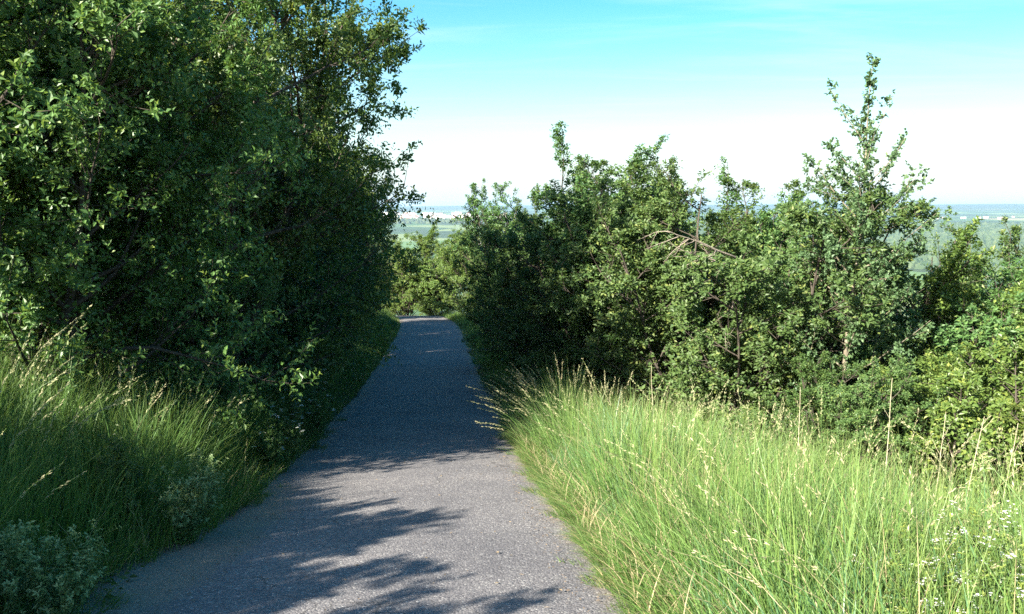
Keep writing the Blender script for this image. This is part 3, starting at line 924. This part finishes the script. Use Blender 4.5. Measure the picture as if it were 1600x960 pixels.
def grass_tuft(x, y, n, hh, push, label, group=None, seed=0, name='flowering_grass_tuft', fat=1.15):
    global rng
    old = rng; rng = np.random.default_rng(500 + seed)
    g = Geo(); h = Geo()
    z0 = float(terrain(x, y))
    a = rng.uniform(0, 6.283, n); rr = 0.13 * np.sqrt(rng.random(n))
    P = np.stack([np.cos(a) * rr, np.sin(a) * rr, np.zeros(n)], -1)
    dv = np.stack([np.cos(a), np.sin(a), np.zeros(n)], -1)
    pv = np.array([push[0], push[1], 0.0])
    H = hh * rng.uniform(0.8, 1.12, n)
    lean = dv * 0.16 + pv * 0.45
    bend = dv * (0.30 * rng.random(n))[:, None] + pv * rng.uniform(0.3, 1.0, n)[:, None]
    # stalks and heads as separate parts
    seed_stalks(g, P, H, lean, bend, 0.24, 40, 0, 1, fat)
    m = n * 5
    a2 = rng.uniform(0, 6.283, m); r2 = 0.13 * np.sqrt(rng.random(m))
    P2 = np.stack([np.cos(a2) * r2, np.sin(a2) * r2, np.zeros(m)], -1)
    d2 = np.stack([np.cos(a2), np.sin(a2), np.zeros(m)], -1)
    h.blades(P2, hh * rng.uniform(0.4, 0.8, m), 0.006 * rng.uniform(0.7, 1.3, m), d2 * 0.25 + pv * 0.4, d2 * (0.5 * rng.random(m))[:, None] + pv * 0.3)
    root = bpy.data.objects.new(name, None)
    COL.objects.link(root)
    root.location = (x, y, z0)
    tag(root, label, 'grass', group)
    s = link('seed_stalks', g.mesh('seed_stalks', [M_GRASS, M_SEED]), root); s['kind'] = 'stuff'
    b = link('blades', h.mesh('grass_blades', [M_GRASS]), root); b['kind'] = 'stuff'
    rng = old
    return root


lab = 'arching tuft of flowering grass leaning out over the sunlit path edge'
for i, (d, y, n, hh, p) in enumerate([(0.10, 11.3, 14, 0.95, (-.40, -.1)), (0.2, 11.9, 16, 1.1, (-.34, 0)), (0.05, 10.6, 9, 0.8, (-.42, -.2)), (0.4, 11.7, 16, 1.2, (-.22, 0)),
                                      (0.6, 12.0, 12, 1.25, (-.15, .1))]):
    grass_tuft(float(path_c(y)) + HALF + d, y, n, hh, p, lab, 'arching tufts at the path edge', i)
lab = 'tuft of flowering grass standing up along the crest of the bank'
for i, (d, y, n, hh, p) in enumerate([(1.0, 11.0, 9, 1.3, (.1, 0)), (1.35, 10.0, 10, 1.3, (.3, 0)), (1.6, 9.3, 8, 1.25, (-.2, 0)), (1.95, 8.4, 8, 1.3, (0, 0)),
                                      (2.2, 7.6, 9, 1.3, (-.3, 0)), (2.5, 6.7, 8, 1.3, (.2, 0)), (2.75, 6.0, 9, 1.25, (0, .1)), (3.0, 5.4, 8, 1.2, (.3, 0)), (3.2, 4.8, 7, 1.1, (.3, 0))]):
    grass_tuft(float(path_c(y)) + HALF + d, y, n, hh, p, lab, 'flowering tufts on the crest of the bank', 20 + i)
lab = 'tuft of flowering grass with pale heads in front of the plum trees'
for i, (x, y, n, hh, p) in enumerate([(-3.2, 5.2, 5, 1.15, (.3, 0)), (-3.45, 5.6, 5, 1.2, (.22, .1)), (-3.8, 6.2, 8, 1.35, (.12, 0)), (-4.1, 6.8, 9, 1.45, (.08, 0)),
                                      (-3.5, 7.8, 5, 1.1, (.2, -.1)), (-3.2, 8.8, 4, 1.0, (.25, 0)), (-4.3, 7.6, 9, 1.4, (.05, 0))]):
    grass_tuft(x, y, n, hh, p, lab, 'flowering tufts below the plum trees', 40 + i)

# tall bare stems
def tall_stem(x, y, H, lean, label, seed):
    global rng
    old = rng; rng = np.random.default_rng(900 + seed)
    g = Geo()
    S = grow(np.array([[0, 0, -0.03]]), norm(np.array([[lean, 0.02, 1.0]])), np.array([0.0]), np.array([H]), 9, 0.05, 0.03)
    g.tubes(S, np.array([0.0065]), np.array([0.002]), 5)
    n = 5
    p, t = at_path(S, np.zeros(n, int), rng.uniform(0.4, 0.95, n))
    tw = grow(p, t, np.radians(rng.uniform(20, 45, n)), rng.uniform(0.05, 0.16, n), 4, 0.3, 0.08)
    g.tubes(tw, np.full(n, 0.002), np.full(n, 0.001), 3)
    o = link('dry_stem', g.mesh('dry_stem', [M_DRYSTEM]), None, (x, y, float(terrain(x, y))))
    tag(o, label, 'stem', 'tall dry stems on the bank')
    rng = old


lab = 'tall bare dry stem standing above the grass bank'
for i, (x, y, H, l) in enumerate([(3.05, 7.0, 1.50, -.02), (3.45, 7.1, 1.35, .05), (3.3, 6.4, 1.30, .12), (3.75, 6.7, 1.35, .10), (2.55, 7.6, 1.3, -.04), (1.6, 9.8, 1.35, 0.03)]):
    tall_stem(x, y, H, l, lab, i)


# ------------------------------------------------------------------ herbs
def undergrowth(name, n, y0, y1, d0, d1, side, h, leaf, mat, label, seed):
    x, y, dd = scatter_side(n, y0, y1, d0, d1, side)
    dens = vnoise(x, y, 1.6, 70 + seed)
    kp = dens > rng.uniform(-1.0, 0.7, n)
    x, y, dd, dens = x[kp], y[kp], dd[kp], dens[kp]
    n = len(x)
    top = h * (0.45 + 0.4 * np.clip(dens, -0.5, 1)) * (0.35 + 0.65 * smooth01(dd / 0.8))
    z = terrain(x, y) + top * rng.random(n) ** 0.6
    P = np.stack([x, y, z], -1)
    D = norm(rng.normal(size=(n, 3)) * [1, 1, 0.4] + [-side * 0.3, 0, 0.1])
    U = norm(np.array([0, 0, 1.0]) + rng.normal(size=(n, 3)) * 0.4)
    g = Geo()
    L = leaf * rng.uniform(0.5, 1.3, n)
    g.leaves(P, D, U, L, L * 0.55, rng.random(n), np.clip((z - terrain(x, y)) / h, 0, 1) * 0.8)
    # stems
    m = n // 12
    i = rng.integers(0, n, m)
    S = np.stack([P[i] * [1, 1, 0] + np.stack([0 * x[i], 0 * x[i], terrain(x[i], y[i])], -1), P[i]], 1)
    g.tubes(S, np.full(m, 0.003), np.full(m, 0.0015), 3, 1)
    tag(link(name, g.mesh(name, [mat, M_STEM])), label, 'weeds', kind='stuff')


undergrowth('leafy_weeds', 26000, 4.5, 16, 0.05, 3.0, -1, 0.75, 0.055, M_LEAF_HERB, 'leafy weeds and nettles below the plum trees', 1)
undergrowth('leafy_weeds', 22000, 14, 50, 0.1, 2.2, -1, 0.9, 0.075, M_LEAF_HERB, 'dark leafy weeds at the foot of the hedge row', 2)
undergrowth('leafy_weeds', 26000, 11, 40, 0.6, 4.0, 1, 0.8, 0.07, M_LEAF_HERB, 'dark leafy weeds below the shrubs past the bank', 3)
undergrowth('bank_weeds', 16000, 2.6, 9, 0.8, 4.2, 1, 0.6, 0.045, M_LEAF_HERB, 'low leafy weeds growing among the bank grass', 4)


def weed_plant(name, x, y, H, Rr, stems, mat, label, cat, group=None, seed=0, leaf=0.022, flowers=0, whorl=4, fsize=0.006):
    """bushy herb: stems with whorls of leaves, optional clusters of white flowers"""
    global rng
    old = rng; rng = np.random.default_rng(1300 + seed)
    root = bpy.data.objects.new(name, None)
    COL.objects.link(root)
    root.location = (x, y, float(terrain(x, y)) - 0.01)
    tag(root, label, cat, group)
    gs, gl = Geo(), Geo()
    az = rng.uniform(0, 6.283, stems); ti = np.radians(rng.uniform(1, 3, stems) + 42 * Rr / H * rng.random(stems) ** 0.6)
    d = np.stack([np.sin(ti) * np.cos(az), np.sin(ti) * np.sin(az), np.cos(ti)], -1)
    st = np.stack([np.cos(az) * 0.25 * Rr, np.sin(az) * 0.25 * Rr, 0 * az], -1) * rng.random((stems, 1))
    L = H * rng.uniform(0.65, 1.1, stems)
    S = grow(st, d, np.zeros(stems), L, 8, 0.25, 0.06)
    gs.tubes(S, np.full(stems, 0.0028), np.full(stems, 0.001), 4)
    nb = 7
    p, t = at_path(S, np.repeat(np.arange(stems), nb), rng.uniform(0.3, 1, stems * nb))
    B = grow(p, t, np.radians(rng.uniform(25, 60, stems * nb)), np.repeat(L, nb) * rng.uniform(0.10, 0.26, stems * nb), 5, 0.4, 0.08)
    gs.tubes(B, np.full(len(B), 0.0015), np.full(len(B), 0.0008), 3)
    for PP, k in ((S, 11), (B, 6)):
        idx = np.repeat(np.arange(len(PP)), k * whorl)
        tt = np.tile(np.repeat(np.linspace(0.12, 1.0, k), whorl), len(PP))
        p, t = at_path(PP, idx, tt)
        rv = norm(rng.normal(size=p.shape)); out = norm(rv - t * np.sum(rv * t, -1, keepdims=True))
        ll = leaf * rng.uniform(0.6, 1.3, len(p))
        gl.leaves(p, norm(out + t * 0.35), norm(t + rng.normal(size=p.shape) * 0.3), ll, ll * 0.42, rng.random(len(p)), tt * 0.9)
    link('stems', gs.mesh('weed_stems', [M_STEM]), root)
    lf = link('foliage', gl.mesh('weed_leaves', [mat]), root)
    lf['kind'] = 'stuff'
    if flowers:
        ends = B[:, -1]
        ends = ends[ends[:, 2] > np.quantile(ends[:, 2], 0.45)]
        pick = rng.choice(len(ends), min(flowers, len(ends)), replace=False)
        for e in ends[pick]:
            gf = Geo()
            m = rng.integers(6, 12)
            cc = e + rng.normal(size=(m, 3)) * [0.014, 0.014, 0.008]
            k = np.repeat(np.arange(m), 4)
            aa = np.tile(np.arange(4) * 1.5708, m) + np.repeat(rng.uniform(0, 6, m), 4)
            D = np.stack([np.cos(aa), np.sin(aa), 0.25 + 0 * aa], -1) + np.repeat(rng.normal(size=(m, 3)) * 0.3, 4, 0)
            fl = np.full(len(k), fsize) * rng.uniform(0.8, 1.2, len(k))
            gf.leaves(cc[k], D, np.tile([0, 0, 1.0], (len(k), 1)), fl, fl * 0.9, rng.random(len(k)), rng.random(len(k)), 0, 0.05, 0.1)
            gf.tubes(np.stack([np.tile(e - [0, 0, 0.012], (m, 1)), cc], 1), np.full(m, 0.0008), np.full(m, 0.0006), 3, 1)
            f = link('flower_cluster', gf.mesh('flower_cluster', [M_WHITE_PETAL, M_STEM]), root)
    rng = old
    return root


weed_plant('weed_plant', -2.40, 6.35, 0.62, 0.42, 46, M_LEAF_PALE, 'round pale green weed on the path edge beside the tall grass', 'plant', seed=1)
weed_plant('weed_plant', -2.36, 4.35, 0.52, 0.36, 40, M_LEAF_PALE, 'pale green weed on the path edge beside bare soil', 'plant', seed=2)
weed_plant('weed_plant', -2.62, 4.2, 0.55, 0.34, 34, M_LEAF_PALE, 'pale weed leaning against the one beside bare soil', 'plant', seed=3)
weed_plant('weed_plant', -2.95, 6.4, 0.75, 0.30, 18, M_LEAF_HERB, 'thin dark green weed behind the round pale one', 'plant', seed=4, leaf=0.03)
lab = 'white flowering weed in the shade at the foot of the plum trees'
for i, (x, y, H) in enumerate([(-2.75, 10.6, 0.7), (-2.7, 11.6, 0.75), (-2.95, 12.6, 0.9), (-2.62, 9.6, 0.55)]):
    weed_plant('white_flower_weed', x, y, H, 0.4, 22, M_LEAF_HERB, lab, 'plant', 'white flowering weeds in the shade', seed=10 + i, leaf=0.032, flowers=14, fsize=0.012)
lab = 'white flowering bedstraw in the sunlit bank grass'
FLV = [weed_plant('bedstraw', 2.05, 3.5, 0.62, 0.28, 14, M_LEAF_SUNNY, lab, 'plant', 'white flowering bedstraw in the bank grass', seed=30, leaf=0.018, flowers=22, fsize=0.0085),
       weed_plant('bedstraw', 2.25, 3.7, 0.66, 0.30, 15, M_LEAF_SUNNY, lab, 'plant', 'white flowering bedstraw in the bank grass', seed=31, leaf=0.018, flowers=22, fsize=0.0085),
       weed_plant('bedstraw', 1.8, 3.9, 0.58, 0.26, 12, M_LEAF_SUNNY, lab, 'plant', 'white flowering bedstraw in the bank grass', seed=32, leaf=0.018, flowers=6, fsize=0.008)]
fl = [(1.75, 3.25), (2.0, 3.35), (2.15, 3.6), (1.9, 3.7), (2.3, 3.85), (2.45, 3.3), (2.2, 3.2), (1.85, 3.05), (2.35, 3.5), (2.4, 4.0), (2.1, 4.1), (2.5, 3.75), (2.55, 4.2), (1.65, 3.3)]


def copy_tree(o, parent=None):
    c = o.copy()
    COL.objects.link(c)
    c.parent = parent
    for ch in o.children:
        copy_tree(ch, c)
    return c


for i, (x, y) in enumerate(fl):
    c = copy_tree(FLV[i % 2 if i < 9 else 2])
    c.location = (x, y, float(terrain(x, y)) - 0.01)
    c.rotation_euler = (0, 0, i * 1.7)
    k = 0.92 + 0.16 * math.sin(i * 2.1)
    c.scale = (k, k, k)


# ------------------------------------------------------------------ litter on the path edges
def litter(name, n, side, y0, y1, d0, d1, label):
    y = rng.uniform(y0, y1, n)
    dd = d0 + (d1 - d0) * rng.random(n) ** 1.8
    x = path_c(y) + side * (HALF + 0.06 - dd)
    z = path_z(y) + 0.018
    P = np.stack([x, y, z], -1)
    a = rng.uniform(0, 6.283, n)
    D = np.stack([np.cos(a), np.sin(a), rng.uniform(-.05, .2, n)], -1)
    g = Geo()
    L = 0.005 + 0.03 * rng.random(n) ** 2.2
    g.leaves(P, D, norm(np.array([0, 0, 1.0]) + rng.normal(size=(n, 3)) * 0.2), L, L * rng.uniform(0.08, 0.5, n), rng.random(n), rng.random(n), 0, 0.1, 0.02)
    tag(link(name, g.mesh(name, [M_LITTER])), label, 'litter', kind='stuff')


litter('dry_litter', 4200, 1, 2.6, 14, 0.0, 0.50, 'dry grass bits and leaves along the sunlit path edge')
litter('dry_litter', 5200, -1, 2.6, 16, -0.3, 0.55, 'dry leaves and soil crumbs along the shaded path edge')


def fallen_leaves(n):
    y = 2.6 + 18 * rng.random(n) ** 1.3
    u = rng.uniform(-1.4, 1.4, n)
    x = path_c(y) + u
    g = Geo()
    a = rng.uniform(0, 6.283, n)
    L = rng.uniform(0.012, 0.045, n)
    g.leaves(np.stack([x, y, path_z(y) + 0.024], -1), np.stack([np.cos(a), np.sin(a), rng.uniform(0, .25, n)], -1), norm(np.array([0, 0, 1.0]) + rng.normal(size=(n, 3)) * 0.25),
             L, L * rng.uniform(0.12, 0.55, n), rng.random(n), rng.random(n), 0, 0.15, 0.03)
    tag(link('fallen_leaves', g.mesh('fallen_leaves', [M_LITTER])), 'scattered dry leaves and twigs lying on the asphalt', 'litter', kind='stuff')


fallen_leaves(420)


# ------------------------------------------------------------------ the far country
def house_mesh(name, Lx, Wy, Hh, pitch, wall, roof):
    h, w, l = Hh, Wy / 2, Lx / 2
    rz = h + pitch * w
    e = 0.6
    V = [(-l, -w, -2), (l, -w, -2), (l, w, -2), (-l, w, -2), (-l, -w, h), (l, -w, h), (l, w, h), (-l, w, h), (-l, 0, rz), (l, 0, rz),
         (-l - e, -w - e, h - e * pitch + .15), (l + e, -w - e, h - e * pitch + .15), (l + e, 0, rz + .3), (-l - e, 0, rz + .3), (-l - e, w + e, h - e * pitch + .15), (l + e, w + e, h - e * pitch + .15)]
    T = [(0, 1, 5), (0, 5, 4), (1, 2, 6), (1, 6, 5), (2, 3, 7), (2, 7, 6), (3, 0, 4), (3, 4, 7), (4, 8, 7), (5, 6, 9),
         (10, 11, 12), (10, 12, 13), (13, 12, 15), (13, 15, 14)]
    return mesh_from(name, np.array(V), np.array(T), [wall, roof], [0] * 10 + [1] * 4)


HM = [house_mesh('house_a', 14, 10, 6.5, 0.7, M_WALLW, M_ROOF), house_mesh('house_b', 18, 11, 9, 0.6, M_WALLC, M_ROOF),
      house_mesh('block_a', 46, 14, 15, 0.08, M_WALLW, M_ROOFG), house_mesh('hall_a', 80, 34, 10, 0.12, M_WALLW, M_ROOFG)]


def place_house(m, az, r, rz, label, group, name='house', s=1.0):
    x, y = math.sin(R(az)) * r, math.cos(R(az)) * r
    o = link(name, HM[m], None, (x, y, float(terrain(x, y))))
    o.rotation_euler = (0, 0, R(rz)); o.scale = (s, s, s)
    tag(o, label, 'building', group)


random.seed(4)
for i in range(110):
    m = random.choice([0, 0, 1, 1, 2])
    place_house(m, random.uniform(-8.2, 0.5), random.uniform(5000, 6900), random.uniform(-30, 30), 'small pale building of the far hazy town', 'buildings of the far town', s=random.uniform(0.9, 1.4))
for i in range(26):
    m = random.choice([1, 2, 3])
    place_house(m, random.uniform(-8.0, 0), random.uniform(5600, 6700), random.uniform(-20, 20), 'long white block in the far hazy town', 'white blocks of the far town', s=random.uniform(0.9, 1.3))
for az, r, s in [(-3.9, 2060, .34), (-3.2, 2100, .30), (-2.55, 2080, .42), (-4.6, 2150, .3), (-5.0, 2060, .26), (-3.5, 1980, .26)]:
    place_house(3, az, r, random.uniform(-15, 15), 'white hall in the valley seen past the bend', 'white halls in the valley', s=s)
for i in range(9):
    place_house(random.choice([0, 1, 2]), random.uniform(25.5, 29.5), random.uniform(5900, 6600), random.uniform(-15, 15), 'pale building among the far fields beyond the forest', 'pale buildings beyond the forest', s=random.uniform(.6, 1.0))
place_house(0, 25.6, 1790, 10, 'small white shed at the edge of the valley field', None, 'shed', 0.8)


def woodland(name, az0, az1, r0, r1, spacing, rad, label, seed):
    global rng
    old = rng; rng = np.random.default_rng(seed)
    area = 0.5 * (r1 * r1 - r0 * r0) * R(az1 - az0)
    n = int(area / spacing ** 2)
    r = np.sqrt(r0 * r0 + (r1 * r1 - r0 * r0) * rng.random(n)); a = R(1) * (az0 + (az1 - az0) * rng.random(n))
    x, y = np.sin(a) * r, np.cos(a) * r
    kp = vnoise(x, y, 1 / 260, seed) > -0.75
    x, y = x[kp], y[kp]; n = len(x)
    z = terrain(x, y)
    # each crown: an uneven dome of 11 points
    dome = [(0, 0, 1.0)] + [(0.62 * math.cos(t), 0.62 * math.sin(t), 0.72) for t in np.arange(5) * 1.2566] + \
           [(1.0 * math.cos(t + .6), 1.0 * math.sin(t + .6), 0.05) for t in np.arange(5) * 1.2566]
    dome = np.array(dome)
    tri = []
    for k in range(5):
        k2 = (k + 1) % 5
        tri += [(0, 1 + k, 1 + k2), (1 + k, 6 + k, 1 + k2), (1 + k2, 6 + k, 6 + k2)]
    sc = rad * rng.uniform(0.6, 1.3, n)
    ht = 13 * rng.uniform(0.75, 1.3, n)
    V = dome[None] * np.stack([sc, sc, ht], -1)[:, None, :] * (1 + rng.normal(size=(n, 11, 1)) * 0.14)
    V = V + np.stack([x, y, z], -1)[:, None, :]
    T = (np.arange(n) * 11)[:, None, None] + np.array(tri)[None]
    g = Geo()
    g.add(V.reshape(-1, 3), T.reshape(-1, 3), 0, False, np.repeat(rng.random(n), 11), 0.3)
    tag(link(name, g.mesh(name, [M_FOREST])), label, 'forest', kind='stuff')
    rng = old


woodland('forest', 6, 38, 1990, 4500, 20, 12, 'grey green forest covering the far hillside', 77)
woodland('wood', -9, 2, 4300, 4800, 17, 11, 'dark belt of trees in front of the far town', 78)
woodland('valley_trees', -10, 3, 900, 1500, 42, 8, 'scattered trees in the valley below the bend', 79)


# ------------------------------------------------------------------ haze
def build_haze():
    me = bpy.data.meshes.new('haze')
    x0, x1, y0, y1, z0, z1 = -19500, 19500, -19500, 19500, -260, 62
    V = [(x, y, z) for z in (z0, z1) for x, y in ((x0, y0), (x1, y0), (x1, y1), (x0, y1))]
    me.from_pydata(V, [], [(0, 3, 2, 1), (4, 5, 6, 7), (0, 1, 5, 4), (1, 2, 6, 5), (2, 3, 7, 6), (3, 0, 4, 7)])
    m, k = new_mat('haze_air')
    v = k.n('ShaderNodeVolumePrincipled', {'Color': (0.42, 0.62, 0.86), 'Density': 7.0e-5, 'Anisotropy': 0.1})
    k.put(k.out.inputs['Volume'], v.outputs[0])
    me.materials.append(m)
    tag(link('haze', me), 'pale blue haze over the valley', kind='stuff')


build_haze()
